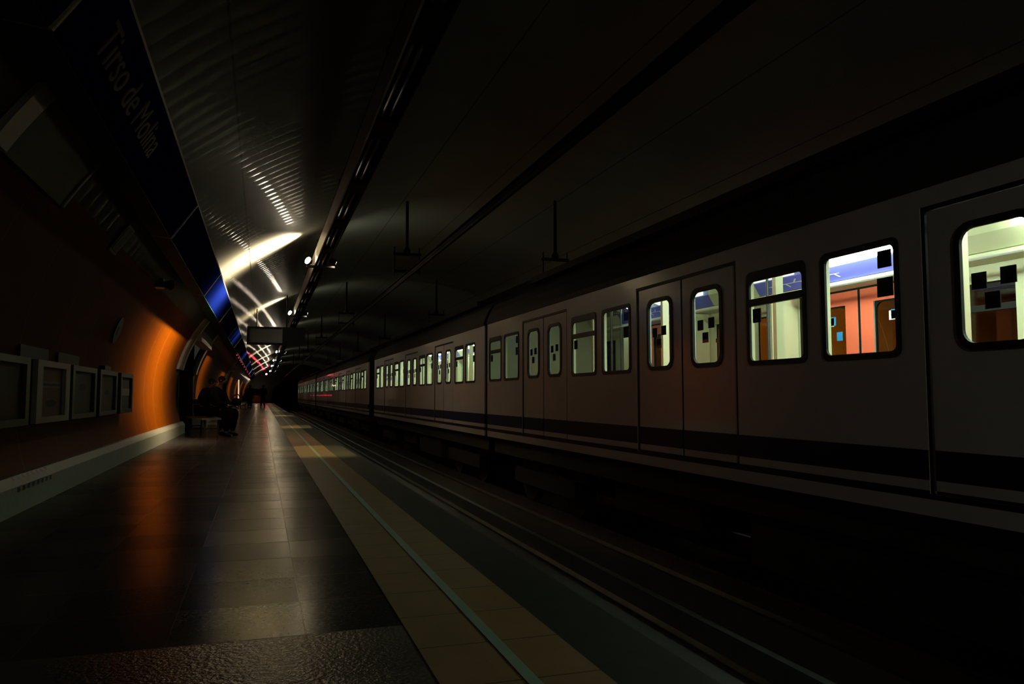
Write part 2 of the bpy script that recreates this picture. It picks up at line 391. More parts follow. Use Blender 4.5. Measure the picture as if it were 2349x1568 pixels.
# passage mouths: side walls going back into the dark, with a curved grey portal hood
def passage(idx, O):
    a, b, h = O
    struct(MB().box(-5.5,-1.95,a-.15,a,0,h+.1).box(-5.5,-1.95,b,b+.15,0,h+.1).box(-5.5,-1.95,a-.15,b+.15,h,h+.15).box(-5.6,-5.5,a-.15,b+.15,0,h).box(-5.6,-1.9,a,b,-.1,0)
           .build('door_%d' % idx, M['black_wall']), 'dark passage mouth %s' % ('in the orange wall behind the bench' if idx == 1 else 'farther along the platform'), 'doorway')
    p = empty('passage_portal', (-1.8,a,0), 'curved grey portal hood over the dark passage %s' % ('behind the bench' if idx == 1 else 'nearer the tunnel end'), 'portal', None)
    # a hood ring standing proud of the curved wall
    mb = MB(); ed = MB()
    zs = [1.55+ (ZO+.22-1.55)*k/10 for k in range(11)]
    for (ya, yb, zlo) in ((a-.9, a-.02, 0), (b+.02, b+.5, 0)):
        for za, zb in zip(zs, zs[1:]):
            mb.face([(ex(za)+.06,ya,za),(ex(za)+.06,yb,za),(ex(zb)+.06,yb,zb),(ex(zb)+.06,ya,zb)])
            mb.face([(ex(za)-.05,ya,za),(ex(za)+.06,ya,za),(ex(zb)+.06,ya,zb),(ex(zb)-.05,ya,zb)])
            mb.face([(ex(za)-.05,yb,za),(ex(zb)-.05,yb,zb),(ex(zb)+.06,yb,zb),(ex(za)+.06,yb,za)])
        z = zs[0]; mb.face([(ex(z)+.06,ya,z),(ex(z)-.05,ya,z),(ex(z)-.05,yb,z),(ex(z)+.06,yb,z)])
    mb.box(ex(h)-.05, ex(h)+.2, a-.02, b+.02, h-.02, h+.34)
    mb.build('hood', M['portal'], p, (-1.8,a,0))
    for za, zb in zip(zs, zs[1:]):
        ed.face([(ex(za)+.085,a-.12,za),(ex(za)+.085,a+.0,za),(ex(zb)+.085,a+.0,zb),(ex(zb)+.085,a-.12,zb)])
    e = ed.build('edge_trim', M['pale_edge'], p, (-1.8,a,0)); tag(e, 'pale curved edge trim')
    sd = e.modifiers.new('t','SOLIDIFY'); sd.thickness = .02
passage(1, OPEN); passage(2, OPEN2)

# end of the station: dark end wall with the tunnel mouth over the tracks
mb = MB(); N = 28
def tun(t): return (3.95 + 2.75*math.cos(t), .9 + 2.1*math.sin(t))
for k in range(N):
    a, b = PI*k/N, PI*(k+1)/N
    pa, pb = tun(a), tun(b); qa = (CX+EA*math.cos(a), CZ+EB*math.sin(a)); qb = (CX+EA*math.cos(b), CZ+EB*math.sin(b))
    mb.face([(pa[0],Y1,pa[1]),(qa[0],Y1,qa[1]),(qb[0],Y1,qb[1]),(pb[0],Y1,pb[1])])
mb.face([(6.7,Y1,-1.2),(10.2,Y1,-1.2),(10.2,Y1,1.0),(6.7,Y1,.9)])
mb.face([(1.2,Y1,-1.2),(-.1,Y1,-1.2),(-.1,Y1,1.0),(1.2,Y1,.9)])
mb.face([(-.1,Y1,1.75),(-.1,Y1,1.0),(-2.3,Y1,1.0),(-2.3,Y1,1.75)][::-1])
mb.face([(-1.0,Y1,-.1),(-2.3,Y1,-.1),(-2.3,Y1,1.0),(-1.0,Y1,1.0)])
o = mb.build('wall_back', M['black_wall']); struct(o, 'soot dark end wall around the tunnel mouth', 'wall')
sd = o.modifiers.new('t','SOLIDIFY'); sd.thickness = .2
struct(MB().box(-1.0,-.1,Y1+.02,Y1+.1,0,1.75).build('trim_1', M['orange']), 'small orange lit wall panel at the far end of the platform', 'wall panel')
mb = MB()
for k in range(N):
    a, b = PI*k/N, PI*(k+1)/N; pa, pb = tun(a), tun(b)
    mb.face([(pa[0],Y1,pa[1]),(pa[0],130,pa[1]),(pb[0],130,pb[1]),(pb[0],Y1,pb[1])])
for x in (1.2,6.7): mb.face([(x,Y1,-1.2),(x,130,-1.2),(x,130,.9),(x,Y1,.9)])
mb.face([(1.2,130,-1.2),(6.7,130,-1.2),(6.7,130,3.1),(1.2,130,3.1)])
struct(mb.build('wall_tunnel', M['black_wall'], smooth=False), 'black lining of the running tunnel', 'wall')

# rails
for tx, who in ((2.67,'nearer empty track'),(5.19,'track under the train')):
    for sx, nm in ((-.72,'platform-side'),(.72,'far-side')):
        x = tx+sx
        pr = [(x-.065,-1.1),(x+.065,-1.1),(x+.065,-1.075),(x+.012,-1.05),(x+.012,RAIL-.04),(x+.035,RAIL-.03),(x+.035,RAIL),(x-.035,RAIL),(x-.035,RAIL-.03),(x-.012,RAIL-.04),(x-.012,-1.05),(x-.065,-1.075)]
        tag(MB().extrude_y(pr,Y0,125).build('track_rail', M['steel']), '%s dark steel running rail of the %s' % (nm, who), 'rail', 'running rails')

# ------------------------------------------------------------------ ceiling services
# long light trough over the platform edge with unlit twin tubes
TZ = 3.67
t = empty('light_trough', (1.13,5,TZ), 'long grey light trough hung over the platform edge with unlit twin tubes', 'light trough')
off = (1.13,5,TZ)
MB().box(1.0,1.02,Y0,98,TZ-.01,TZ+.3).build('side_panel', M['white_metal'], t, off)
MB().box(1.24,1.26,Y0,98,TZ-.01,TZ+.3).box(1.0,1.26,Y0,98,TZ+.28,TZ+.3).build('housing', M['darkmetal'], t, off)
mb = MB(); Ys = [5.72-2.34*5 + 2.34*k for k in range(45)]
for y in Ys[2:]: MB().box(1.02,1.24,y-.5,y+.02,TZ,TZ+.02).build('cover_plate', M['darkmetal'], t, off)
for y in Ys[2:26]:
    tb = MB().tube([(1.085,y+.06,TZ+.05),(1.085,y+1.76,TZ+.05)],.019,8).tube([(1.165,y+.06,TZ+.05),(1.165,y+1.76,TZ+.05)],.019,8).build('twin_tube', M['tube_off'], t, off, smooth=True)
for k in range(20): MB().tube([(1.13,2.5+5*k,TZ+.29),(1.13,2.5+5*k,ez(1.13)+.02)],.012,6).build('hanger_rod', M['darkmetal'], t, off)
t2 = empty('light_trough', (6.8,5,TZ), 'long dark light trough over the opposite platform behind the train roof', 'light trough')
MB().box(6.68,6.92,Y0,98,TZ,TZ+.3).build('housing', M['darkmetal'], t2, (6.8,5,TZ))

# twin-head spotlights clamped to the trough; the only lamps burning on the platform
def spot(y, label, power, first):
    z = 3.72
    e = empty('twin_spotlight', (1.0,y,z), label, 'spotlight', 'spotlights clamped to the light trough')
    of = (1.0,y,z)
    MB().box(.84,1.42,y+.08,y+.2,z-.1,z-.062).build('bracket', M['black'], e, of)
    for sx, nm, d in ((-1,'left',(-.72,-.6,.34)),(1,'right',(.75,.62,-.1))):
        c = Vector((.86 if sx<0 else 1.39, y, z+.02)); dv = Vector(d).normalized()
        hd = MB().tube([c-dv*.1,c-dv*.06,c+dv*.0],[.03,.075,.085],14).build('lamp_head', M['black'], e, of, smooth=False)
        MB().disc(c+dv*.004,dv,.074,.012,18).build('lens', M['lens'], hd, of)
    L = bpy.data.lights.new('spot_beam','SPOT'); L.energy = power; L.color = (1.,.8,.52); L.spot_size = math.radians(155); L.spot_blend = .8; L.shadow_soft_size = .06
    lo = bpy.data.objects.new('spot_beam', L); C.objects.link(lo); lo.parent = e
    lo.location = (-.22,-.03,.06); lo.rotation_euler = Vector((-.9,-.02,.1)).to_track_quat('-Z','Y').to_euler(); lo.scale = (.5,1,1)
    L = bpy.data.lights.new('strip_beam','SPOT'); L.energy = 330; L.color = (1.,.76,.25); L.spot_size = math.radians(30); L.spot_blend = .6; L.shadow_soft_size = .06
    lo = bpy.data.objects.new('strip_beam', L); C.objects.link(lo); lo.parent = e
    lo.location = (.4,-.16,-.02); lo.rotation_euler = Vector((-.1,-.75,-1)).to_track_quat('-Z','Y').to_euler()
    return e
spots = [(16.35,'bright twin spotlight on the trough nearest the camera, lighting the vault'),(27.0,'second twin spotlight on the trough, just above the hanging display'),
 (40.,'third twin spotlight along the trough, beyond the hanging display'),(51.5,'fourth twin spotlight along the trough, low beyond the display'),(64.,'fifth twin spotlight along the trough towards the tunnel'),
 (76.,'sixth twin spotlight along the trough towards the tunnel'),(92.,'farthest twin spotlight on the trough by the tunnel end')]
for i,(y,l) in enumerate(spots): spot(y,l,4600 if i==0 else 950,i==0)

# rigid overhead conductor bars
for x, z, lb in ((2.7,3.24,'dark overhead conductor bar above the empty track'),(5.45,3.1,'dark overhead conductor bar above the train roof')):
    pr = [(x-.045,z+.11),(x-.045,z+.1),(x-.012,z+.095),(x-.012,z+.06),(x-.028,z+.03),(x-.02,z),(x+.02,z),(x+.028,z+.03),(x+.012,z+.06),(x+.012,z+.095),(x+.045,z+.1),(x+.045,z+.11)]
    tag(MB().extrude_y(pr,Y0,125).build('conductor_bar', M['darkmetal']), lb, 'overhead bar')
def hanger(x, y, zb, label, group):
    e = empty('conductor_hanger', (x,y,zb), label, 'hanger', group); of = (x,y,zb); w = .25
    MB().box(x-w-.03,x+w+.03,y-.04,y+.04,zb+.39,zb+.44).build('top_bar', M['darkmetal'], e, of)
    MB().box(x-w-.02,x+w+.02,y-.035,y+.035,zb+.05,zb+.095).build('lower_bar', M['darkmetal'], e, of)
    for s in (-1,1): MB().tube([(x+s*w,y,zb+.02),(x+s*w,y,zb+.56)],.013,8).build('rod', M['darkmetal'], e, of)
    MB().tube([(x,y,zb+.44),(x,y,zb+.5),(x,y,zb+.56),(x,y,ez(x)+.05)],[.07,.07,.035,.03],10).build('post', M['darkmetal'], e, of)
    MB().tube([(x,y,zb+.031),(x,y,zb+.06)],.045,10).build('clamp', M['darkmetal'], e, of)
    return e
near_h = [15.0,26.5,38.,49.5,61.,72.5]
ordn = ['nearest','second','third','fourth','fifth','sixth']
for i,y in enumerate(near_h):
    hanger(2.7,y,3.32,'%s frame hanger of the conductor bar above the empty track' % ordn[i],'hangers above the empty track')
for i,y in enumerate([13.9,24.7,35.9,46.5,57.5,68.5]):
    hanger(5.45,y,3.18,'%s frame hanger of the conductor bar above the train' % ordn[i],'hangers above the train')

# passenger display hung across the platform
YD = 26.6
e = empty('hanging_display', (.42,YD,2.6), 'dark passenger information display hung across the platform', 'display'); of = (.42,YD,2.6)
MB().box(-.5,1.35,YD-.09,YD+.09,2.6,3.2).build('housing', M['black'], e, of)
tag(MB().box(-.42,.62,YD-.1,YD-.085,2.67,3.13).build('screen', mat('dim_screen',(.02,.019,.018),.25,noise=.4,nscale=3), e, of), 'faint grey unlit screen')
for x in (-.2,.75): MB().tube([(x,YD,3.2),(x,YD,ez(x)+.03)],.02,8).build('hanger_rod', M['darkmetal'], e, of)

# ------------------------------------------------------------------ name frieze
e = empty('station_name_frieze', (-1.0,4.05,2.67), 'long dark blue name sign reading Tirso de Molina above the orange wall', 'sign'); of = (-1.0,4.05,2.67)
P0 = Vector((-.994,0,2.67)); P1 = Vector((-.73,0,3.06))         # bottom and top edge of the tilted face
U = (P1-P0).normalized(); Nn = Vector((U.z,0,-U.x))
joints = [Y0, 4.03] + [4.03+5.1*k for k in range(1,18)]
for k,(ya,yb) in enumerate(zip(joints, joints[1:])):
    g = .012
    pr = [(P0.x,P0.z),(P1.x,P1.z),(P1.x-.16,P1.z+.04),(P0.x-.2,P0.z+.12),(P0.x-.2,P0.z+.02)]
    MB().extrude_y(pr,ya+g,yb-g).build('name_panel', M['frieze'], e, of)
    MB().extrude_y([(P0.x-.005,P0.z-.012),(P0.x-.005,P0.z-.002),(P0.x-.2,P0.z+.018),(P0.x-.2,P0.z+.008)],ya+g,yb-g).build('soffit', M['soffit'], e, of)
for y in joints[1:-1]:
    tag(MB().extrude_y([(P0.x,P0.z-.012),(P0.x+.012*Nn.x,P0.z-.016),(P1.x+.012*Nn.x,P1.z+.012*Nn.z),(P1.x-.01,P1.z+.01),(P0.x-.2,P0.z+.01)],y-.012,y+.012).build('joint_strip', M['white_metal'], e, of), 'thin pale strip between two panels')
MB().extrude_y([(P1.x,P1.z),(P1.x+.012,P1.z+.01),(P1.x,P1.z+.022),(P1.x-.02,P1.z+.012)],Y0,joints[-1]).build('top_rail', M['white_metal'], e, of)
mb = MB()
for k in range(18):
    y = 5+5.1*k; mb.tube([(P1.x-.1,y,P1.z),(ex(P1.z)-.02,y,P1.z+.12)],.02,6)
mb.build('wall_bracket', M['darkmetal'], e, of)
cu = bpy.data.curves.new('lettering','FONT'); cu.body = 'Tirso de Molina'; cu.size = .31; cu.extrude = .004; cu.align_x = 'LEFT'
tmp = bpy.data.objects.new('tmp_text', cu); C.objects.link(tmp)
bpy.context.view_layer.update()
me = bpy.data.meshes.new_from_object(tmp.evaluated_get(bpy.context.evaluated_depsgraph_get())); bpy.data.objects.remove(tmp)
xs = [q.co.x for q in me.vertices]; sc = 2.04/(max(xs)-min(xs))
base = P0 + U*(.33*(P1-P0).length) + Nn*.006
Bx, By, Bz = Vector((0,1,0)), U, Nn
for q in me.vertices:
    p = base + Bx*(4.5+(q.co.x-min(xs))*sc) + By*(q.co.y*.98) + Bz*q.co.z
    q.co = p - Vector(of)
me.materials.append(M['letters']); lt = bpy.data.objects.new('lettering', me); C.objects.link(lt); lt.parent = e
tag(lt, 'cream letters reading Tirso de Molina')
# glowing dots and their bar, added for red reflections along the far frieze
e = empty('led_message_strip', (-1.0,52,2.6), 'dotted red LED message strip under the far end of the name sign', 'LED strip'); of = (-1.0,52,2.6)
MB().box(-1.03,-.96,32.5,74,2.6,2.65).build('housing', M['black'], e, of)  # added bar that carries the glowing dots
for k,y in enumerate([33.2,35.6,38,40,43,47,51.5,57,63,70]):
    MB().box(-1.015,-.975,y,y+.1,2.56,2.6).build('red_led', M['red'], e, of)

# ------------------------------------------------------------------ things on the left wall
# paper dispensers in a row
specs = [(5.5,7.2,'dim_paper','unframed dark red','leftmost dark newspaper box cut by the frame edge, left of the pale framed box','grey'),
 (7.42,8.58,'brown_paper','','pale framed newspaper box with brown cover and white label','pale'),
 (8.70,9.88,'olive_paper','','dark olive newspaper box right of the pale framed one','grey'),
 (10.08,11.22,'dim_paper','','newspaper box with pale round-marked sheet, second from the right end','grey'),
 (11.48,12.5,'navy_paper','','navy newspaper box with pale band at the right end of the row','grey')]
M['frame_dim'] = mat('dull_grey_frame', (.07,.065,.06), .4, noise=.2)
for (ya,yb,pm,_,lb,fr) in specs:
    zb, zt = .68, 1.23; X = -1.83
    e = empty('newspaper_box', (-1.9,(ya+yb)/2,zb), lb, 'newspaper box', 'newspaper boxes on the orange wall'); of = (-1.9,(ya+yb)/2,zb)
    fm = M['grey_frame'] if fr == 'pale' else M['frame_dim']
    MB().extrude_y([(X-.02,zb),(X-.02,zt),(X-.17,zt),(X-.17,zb)],ya,yb).build('case', M['frame_dim'], e, of)
    w = .17 if fr == 'pale' else .1
    MB().holed(0,X+.02,X-.02,ya,yb,zb,zt,[(ya+w,yb-w,zb+.055,zt-.055)]).build('front_frame', fm, e, of)
    cv = MB().box(X-.019,X-.012,ya+w-.01,yb-w+.01,zb+.05,zt-.05).build('newspaper', M[pm], e, of)
    L = yb-ya-2*w; yc = (ya+yb)/2
    if pm == 'brown_paper':
        tag(MB().box(X-.0118,X-.009,ya+w+.02,yb-w-.02,zt-.24,zt-.18).build('masthead_label', M['paper'], e, of), 'pale label with dark lettering')
        MB().box(X-.009,X-.0075,ya+w+.1,yb-w-.12,zt-.222,zt-.2).build('masthead_lettering', M['ink'], e, of)
        tag(MB().disc((X-.01,yc+.02,zb+.17),(1,0,0),.001,.002,8).build('round_mark', M['ink'], e, of), 'dark round mark')
        # an oval emblem
        mm = MB(); pts = [(X-.0085, yc+.02+.16*math.cos(a*PI/12), zb+.17+.032*math.sin(a*PI/12)) for a in range(24)]; mm.face(pts); mm.build('emblem', M['ink'], e, of)
    elif pm == 'navy_paper':
        tag(MB().box(X-.0118,X-.009,ya+w+.0,yb-w-.0,zb+.24,zb+.34).build('pale_band', M['paper'], e, of), 'pale band across the cover')
    elif pm == 'dim_paper' and ya > 10:
        tag(MB().box(X-.0118,X-.009,ya+w+.0,yb-w-.0,zb+.22,zb+.34).build('pale_sheet', M['olive_paper'], e, of), 'pale sheet')
        mm = MB(); mm.face([(X-.0085, yc+.15*math.cos(a*PI/12), zb+.28+.035*math.sin(a*PI/12)) for a in range(24)]); mm.build('emblem', M['ink_navy'], e, of)
    elif pm == 'olive_paper':
        mm = MB(); mm.face([(X-.0115, yc+.16*math.cos(a*PI/12), zb+.33+.04*math.sin(a*PI/12)) for a in range(24)]); mm.build('emblem', M['ink_navy'], e, of)
    if pm in ('brown_paper','olive_paper'):
        tag(MB().box(X-.15,X-.13,ya+.05,yb-.2,zt,zt+.13).build('title_plate', M['olive_paper'], e, of), 'dull plate standing above the box')
    elif ya > 10 and pm == 'dim_paper':
        MB().box(X-.12,X-.05,yb-.5,yb-.1,zt,zt+.07).build('lid_knob', M['black'], e, of)

def on_wall_patch(y0,y1,z0,z1,d,n=8):
    ex = lambda z: CX - EA*math.sqrt(1-((z-CZ)/EB)**2) + .012
    mb = MB(); zs = [z0+(z1-z0)*k/n for k in range(n+1)]
    for za,zb in zip(zs,zs[1:]):
        A = [(ex(za)+d,y0,za),(ex(za)+d,y1,za),(ex(zb)+d,y1,zb),(ex(zb)+d,y0,zb)]; mb.face(A)
    z=z0; mb.face([(ex(z),y0,z),(ex(z),y1,z),(ex(z)+d,y1,z),(ex(z)+d,y0,z)])
    z=z1; mb.face([(ex(z),y0,z),(ex(z)+d,y0,z),(ex(z)+d,y1,z),(ex(z),y1,z)])
    for za,zb in zip(zs,zs[1:]):
        for y in (y0,y1): mb.face([(ex(za),y,za),(ex(za)+d,y,za),(ex(zb)+d,y,zb),(ex(zb),y,zb)])
    return mb
e = empty('poster_board', (-1.5,6.1,2.42), 'dark curved poster board with pale edges on the upper left wall', 'poster board'); of = (-1.5,6.1,2.42)
on_wall_patch(5.35,6.82,2.42,2.8,.03).build('poster', mat('dark_green_grey_poster',(.035,.04,.035),.4,noise=.4,nscale=2), e, of)
tag(on_wall_patch(5.12,5.36,2.42,2.8,.05).build('edge_trim', mat('pale_board_edge',(.85,.83,.83),.25), e, of), 'broad pale edge strip')
tag(on_wall_patch(6.80,6.84,2.42,2.8,.045).build('edge_trim', M['grey_frame'], e, of), 'thin pale edge strip')
e = empty('notice_plate', (-1.5,8.95,2.45), 'small dark notice plate with a pale rim high on the left wall', 'notice plate'); of = (-1.5,8.95,2.45)
on_wall_patch(8.8,9.15,2.44,2.72,.02,4).build('rim', M['frame_dim'], e, of)
on_wall_patch(8.84,9.11,2.46,2.7,.026,4).build('plate', M['black'], e, of)
e = empty('loudspeaker', (-1.45,12.2,2.56), 'dark wall loudspeaker under the name sign above the orange wall', 'loudspeaker'); of = (-1.45,12.2,2.56)
MB().box(-1.52,-1.4,12.1,12.32,2.5,2.63).build('cabinet', M['black'], e, of)
MB().tube([(-1.4,12.2,2.56),(-1.36,12.17,2.55),(-1.3,12.13,2.54)],[.045,.05,.075],12).build('horn', M['darkmetal'], e, of)
MB().box(-1.62,-1.5,12.17,12.25,2.55,2.58).build('bracket', M['darkmetal'], e, of)
mb = MB(); c = Vector((ex(1.79)+.03,11.3,1.79)); tn = Vector((ex(1.95)-ex(1.63),0,.32)).normalized(); nn = Vector((tn.z,0,-tn.x))
e = empty('round_sign', c, 'round dark blue sign on the orange wall above the newspaper boxes', 'sign')
MB().disc(c,nn,.185,.015,32).build('plate', mat('navy_sign',(.008,.008,.035),.4), e, tuple(c))
MB().disc(c+nn*.009-tn*.005+Vector((0,.0,0)),nn,.06,.004,20).build('emblem', mat('dull_emblem',(.02,.02,.05),.5), e, tuple(c))
# pale litter bin by the passage
e = empty('litter_bin', (-1.62,23.2,0), 'pale grey litter bin with dark lid by the passage behind the bench', 'bin'); of = (-1.62,23.2,0)
MB().box(-1.8,-1.44,23.0,23.4,.04,.7).build('body', M['bin'], e, of)
MB().box(-1.82,-1.42,22.98,23.42,.7,.82).build('lid', M['black'], e, of)
tag(MB().box(-1.66,-1.44,23.0,23.2,.82,.9).build('lid_cap', M['pale_edge'], e, of), 'pale cap on the lid')
MB().box(-1.77,-1.47,23.03,23.37,0,.04).build('foot', M['black'], e, of)
# tall narrow lit panel farther along the wall
e = empty('lit_panel', (-1.8,60.6,.1), 'tall narrow warm-lit panel on the left wall far down the platform', 'lit panel'); of = (-1.8,60.6,.1)
MB().box(-1.68,-1.62,60.2,61.0,.2,2.15).build('case', M['darkmetal'], e, of)
MB().box(-1.62,-1.61,60.28,60.92,.7,2.1).box(-1.67,-1.62,60.18,60.2,.7,2.1).build('lit_face', M['lightbox'], e, of)
MB().box(-1.68,-1.62,60.35,60.85,0,.2).build('foot', M['darkmetal'], e, of)
# red signal at the tunnel end
e = empty('signal_lamp', (.5,98.2,3.3), 'small glowing red signal lamp above the platform end by the tunnel', 'signal'); of = (.5,98.2,3.3)
MB().box(.36,.64,98.2,98.4,3.35,3.95).build('housing', M['black'], e, of)
MB().disc((.5,98.17,3.55),(0,-1,0),.1,.03,16).build('lens', M['signal'], e, of)
MB().tube([(.5,98.3,3.95),(.5,98.3,ez(.5)-.03)],.03,8).build('post', M['darkmetal'], e, of)

# ------------------------------------------------------------------ people and benches
def skinned(name, verts, edges, rad, m, parent, root=0, sub=2):
    me = bpy.data.meshes.new(name); me.from_pydata(verts, edges, []); me.materials.append(m)
    o = bpy.data.objects.new(name, me); C.objects.link(o)
    sk = o.modifiers.new('skin','SKIN'); sk.use_smooth_shade = True
    if not me.skin_vertices: me.attributes.new('skin','FLOAT2','POINT')
    d = me.skin_vertices[0].data
    for i, r in enumerate(rad):
        d[i].radius = r if isinstance(r, tuple) else (r, r); d[i].use_root = (i == root)
    ss = o.modifiers.new('sub','SUBSURF'); ss.levels = sub; ss.render_levels = sub
    o.parent = parent
    return o
def chain(pts, rs, V, E, R, start=None):
    prev = start
    for p, r in zip(pts, rs):
        V.append(p); R.append(r)
        if prev is not None: E.append((prev, len(V)-1))
        prev = len(V)-1
    return prev
def person(loc, yaw, label, J, hood=False, long_coat=False, group=None):
    """J: joints in the person's own frame (facing +x), metres"""
    e = empty('person', loc, label, 'person', group); e.rotation_euler = (0,0,yaw)
    g = lambda k: Vector(J[k])
    # one continuous body
    V,E,R = [],[],[]
    chain([g('pelvis')],[.13],V,E,R)
    b = chain([g('pelvis').lerp(g('chest'),.5), g('chest')],[.12,.135],V,E,R,0)
    nk = chain([g('neck'), g('neck').lerp(g('head'),.55)],[.055,.052],V,E,R,b)
    chain([g('head'), g('head')+(g('head')-g('neck')).normalized()*.09],[(.085,.095),(.07,.078)],V,E,R,nk)
    for s in ('l','r'):
        a = chain([g('sh'+s), g('el'+s), g('wr'+s)],[.055,.042,.03],V,E,R,b)
        h = chain([g('wr'+s).lerp(g('ha'+s),.5)],[(.036,.018)],V,E,R,a)
        d = (g('ha'+s)-g('wr'+s)).normalized(); side = d.cross(Vector((0,0,1))); side = side.normalized() if side.length > .1 else Vector((0,1,0))
        for q,(k,ln) in enumerate(((-.9,.07),(-.3,.085),(.3,.08),(.9,.06))):
            chain([g('ha'+s)+side*.02*k, g('ha'+s)+side*.024*k+d*ln*.6+Vector((0,0,-.012)), g('ha'+s)+side*.026*k+d*ln*.85+Vector((0,0,-.035))],[.009,.008,.007],V,E,R,h)
        chain([g('wr'+s)+side*(.036 if s=='r' else -.036)+d*.03, g('wr'+s)+side*(.052 if s=='r' else -.052)+d*.07],[.01,.008],V,E,R,h)
        k = chain([g('hip'+s), g('kn'+s), g('kn'+s).lerp(g('an'+s),.35), g('an'+s)],[.085,.058,.052,.036],V,E,R,0)
        chain([g('toe'+s)],[(.024,.016)],V,E,R,k)
    skinned('body', V, E, R, M['skin'], e)
    # clothing
    V,E,R = [],[],[]
    chain([g('pelvis')+Vector((0,0,.03))],[.165],V,E,R)
    b = chain([g('pelvis').lerp(g('chest'),.5), g('chest')],[.18,.205],V,E,R,0)
    chain([g('neck')],[.1],V,E,R,b)
    for s in ('l','r'): chain([g('sh'+s), g('el'+s), g('wr'+s)],[.1,.076,.056],V,E,R,b)
    if long_coat: chain([g('pelvis')+Vector((.0,0,-.25))],[.17],V,E,R,0)
    skinned('jacket', V, E, R, M['jacket'], e)
    V,E,R = [],[],[]
    chain([g('pelvis')],[.14],V,E,R)
    for s in ('l','r'): chain([g('hip'+s), g('kn'+s), g('kn'+s).lerp(g('an'+s),.5), g('an'+s)+Vector((0,0,.03))],[.1,.078,.068,.06],V,E,R,0)
    skinned('trousers', V, E, R, M['trousers'], e)
    for s in ('l','r'):
        V,E,R = [],[],[]
        chain([g('an'+s)+Vector((-.03,0,-.02)), g('an'+s).lerp(g('toe'+s),.5)+Vector((0,0,-.01)), g('toe'+s)],[(.055,.055),(.055,.045),(.046,.035)],V,E,R)
        skinned('shoe', V, E, R, M['shoe'], e, 0, 1)
    up = (g('head')-g('neck')).normalized()
    V,E,R = [],[],[]
    chain([g('head')+up*.0+Vector((-.045,0,-.02)), g('head')+up*.065+Vector((-.03,0,0)), g('head')+up*.1+Vector((.02,0,0))],[.085,.102,.07],V,E,R)
    if hood: chain([g('neck')+Vector((-.06,0,.04))],[.09],V,E,R,0)
    skinned('hair', V, E, R, M['hair'], e, 0, 2)
    # face: nose, eyes and ears
    hd = g('head')+up*.03
    V,E,R = [],[],[]
    chain([hd+Vector((.085,0,.03)), hd+Vector((.112,0,-.005))],[.012,.016],V,E,R); skinned('nose', V,E,R, M['skin'], e,0,1)
    for s in (-1,1):
        MB().disc(tuple(hd+Vector((.088,.032*s,.03))),(1,.2*s,0),.013,.012,10).build('eye', M['ink'], e)
        V,E,R = [],[],[]; chain([hd+Vector((0,.095*s,.02)), hd+Vector((0,.1*s,-.02))],[.02,.014],V,E,R); skinned('ear', V,E,R, M['skin'], e,0,1)
    return e
def stand(step=.1):
    return dict(pelvis=(0,0,.92),chest=(.01,0,1.3),neck=(.01,0,1.47),head=(.03,0,1.58),shl=(.0,.17,1.4),shr=(.0,-.17,1.4),ell=(-.02,.24,1.12),elr=(0,-.24,1.12),
      wrl=(.06,.25,.88),wrr=(.1,-.24,.9),hal=(.08,.25,.8),har=(.14,-.24,.82),hipl=(0,.09,.86),hipr=(0,-.09,.86),knl=(.03+step*.4,.1,.48),knr=(.02-step*.2,-.1,.48),
      anl=(step*.6,.11,.08),anr=(-step*.6,-.11,.08),toel=(step*.6+.16,.13,.035),toer=(-step*.6+.15,-.13,.035))
def sit(lean=.0, kn=.46, ft=.0, head_fwd=.06, up=0.):
    return dict(pelvis=(0,0,.63),chest=(.04+lean,0,.93),neck=(.07+lean*1.2,0,1.08+up),head=(.09+head_fwd+lean*1.3,0,1.19+up),shl=(.04+lean,.18,1.02),shr=(.04+lean,-.18,1.02),
      ell=(.14+lean*.6,.24,.76),elr=(.14+lean*.6,-.24,.76),wrl=(.34,.12,.68),wrr=(.34,-.12,.7),hal=(.41,.08,.68),har=(.41,-.08,.7),hipl=(.02,.1,.59),hipr=(.02,-.1,.59),
      knl=(kn,.12,.57),knr=(kn,-.1,.57),anl=(kn-.02+ft,.13,.09),anr=(kn-.06+ft,-.1,.09),toel=(kn+.13+ft,.15,.035),toer=(kn+.1+ft,-.11,.035))
def bench(c, yaw, L, W, label):
    e = empty('platform_bench', (*c,0), label, 'bench'); e.rotation_euler = (0,0,yaw)
    MB().box(-L/2,L/2,-W/2,W/2,.39,.43).build('seat', M['benchseat'], e)
    MB().tube([(-L/2,-W/2,.41),(L/2,-W/2,.41)],.018,8).build('seat_rim', M['chrome'], e)
    for x in (-L/2+.08, L/2-.08):
        for y in (-W/2+.05, W/2-.05): MB().tube([(x,y,.39),(x+.03*(1 if x>0 else -1),y,0)],.02,8).build('leg', M['darkmetal'], e)
    MB().tube([(-L/2+.06,-W/2+.05,.2),(-L/2+.06,W/2-.05,.2)],.014,8).tube([(L/2-.06,-W/2+.05,.2),(L/2-.06,W/2-.05,.2)],.014,8).build('stretcher', M['darkmetal'], e)
    return e
bench((-1.27,19.0), math.radians(-76), 2.1, .38, 'low dark platform bench under the two seated people')
person((-.98,18.35,0), math.radians(-22), 'seated person in black on the bench, right one of the pair, feet towards the tracks', sit(.02,.44,-.08,.03,.04))
person((-1.31,18.98,0), math.radians(-18), 'seated person in black on the bench, left one of the pair, leaning forward', sit(.1,.5,.03,.02,.0))
e = empty('shoulder_bag', (-.52,18.19,.73), 'black bag on the lap of the right seated person', 'bag')
V,E,R = [],[],[]
chain([Vector((-.12,.02,.06)),Vector((0,0,.05)),Vector((.1,-.03,.03))],[(.1,.09),(.12,.1),(.09,.08)],V,E,R); skinned('bag_body',V,E,R,M['jacket'],e,0,2)
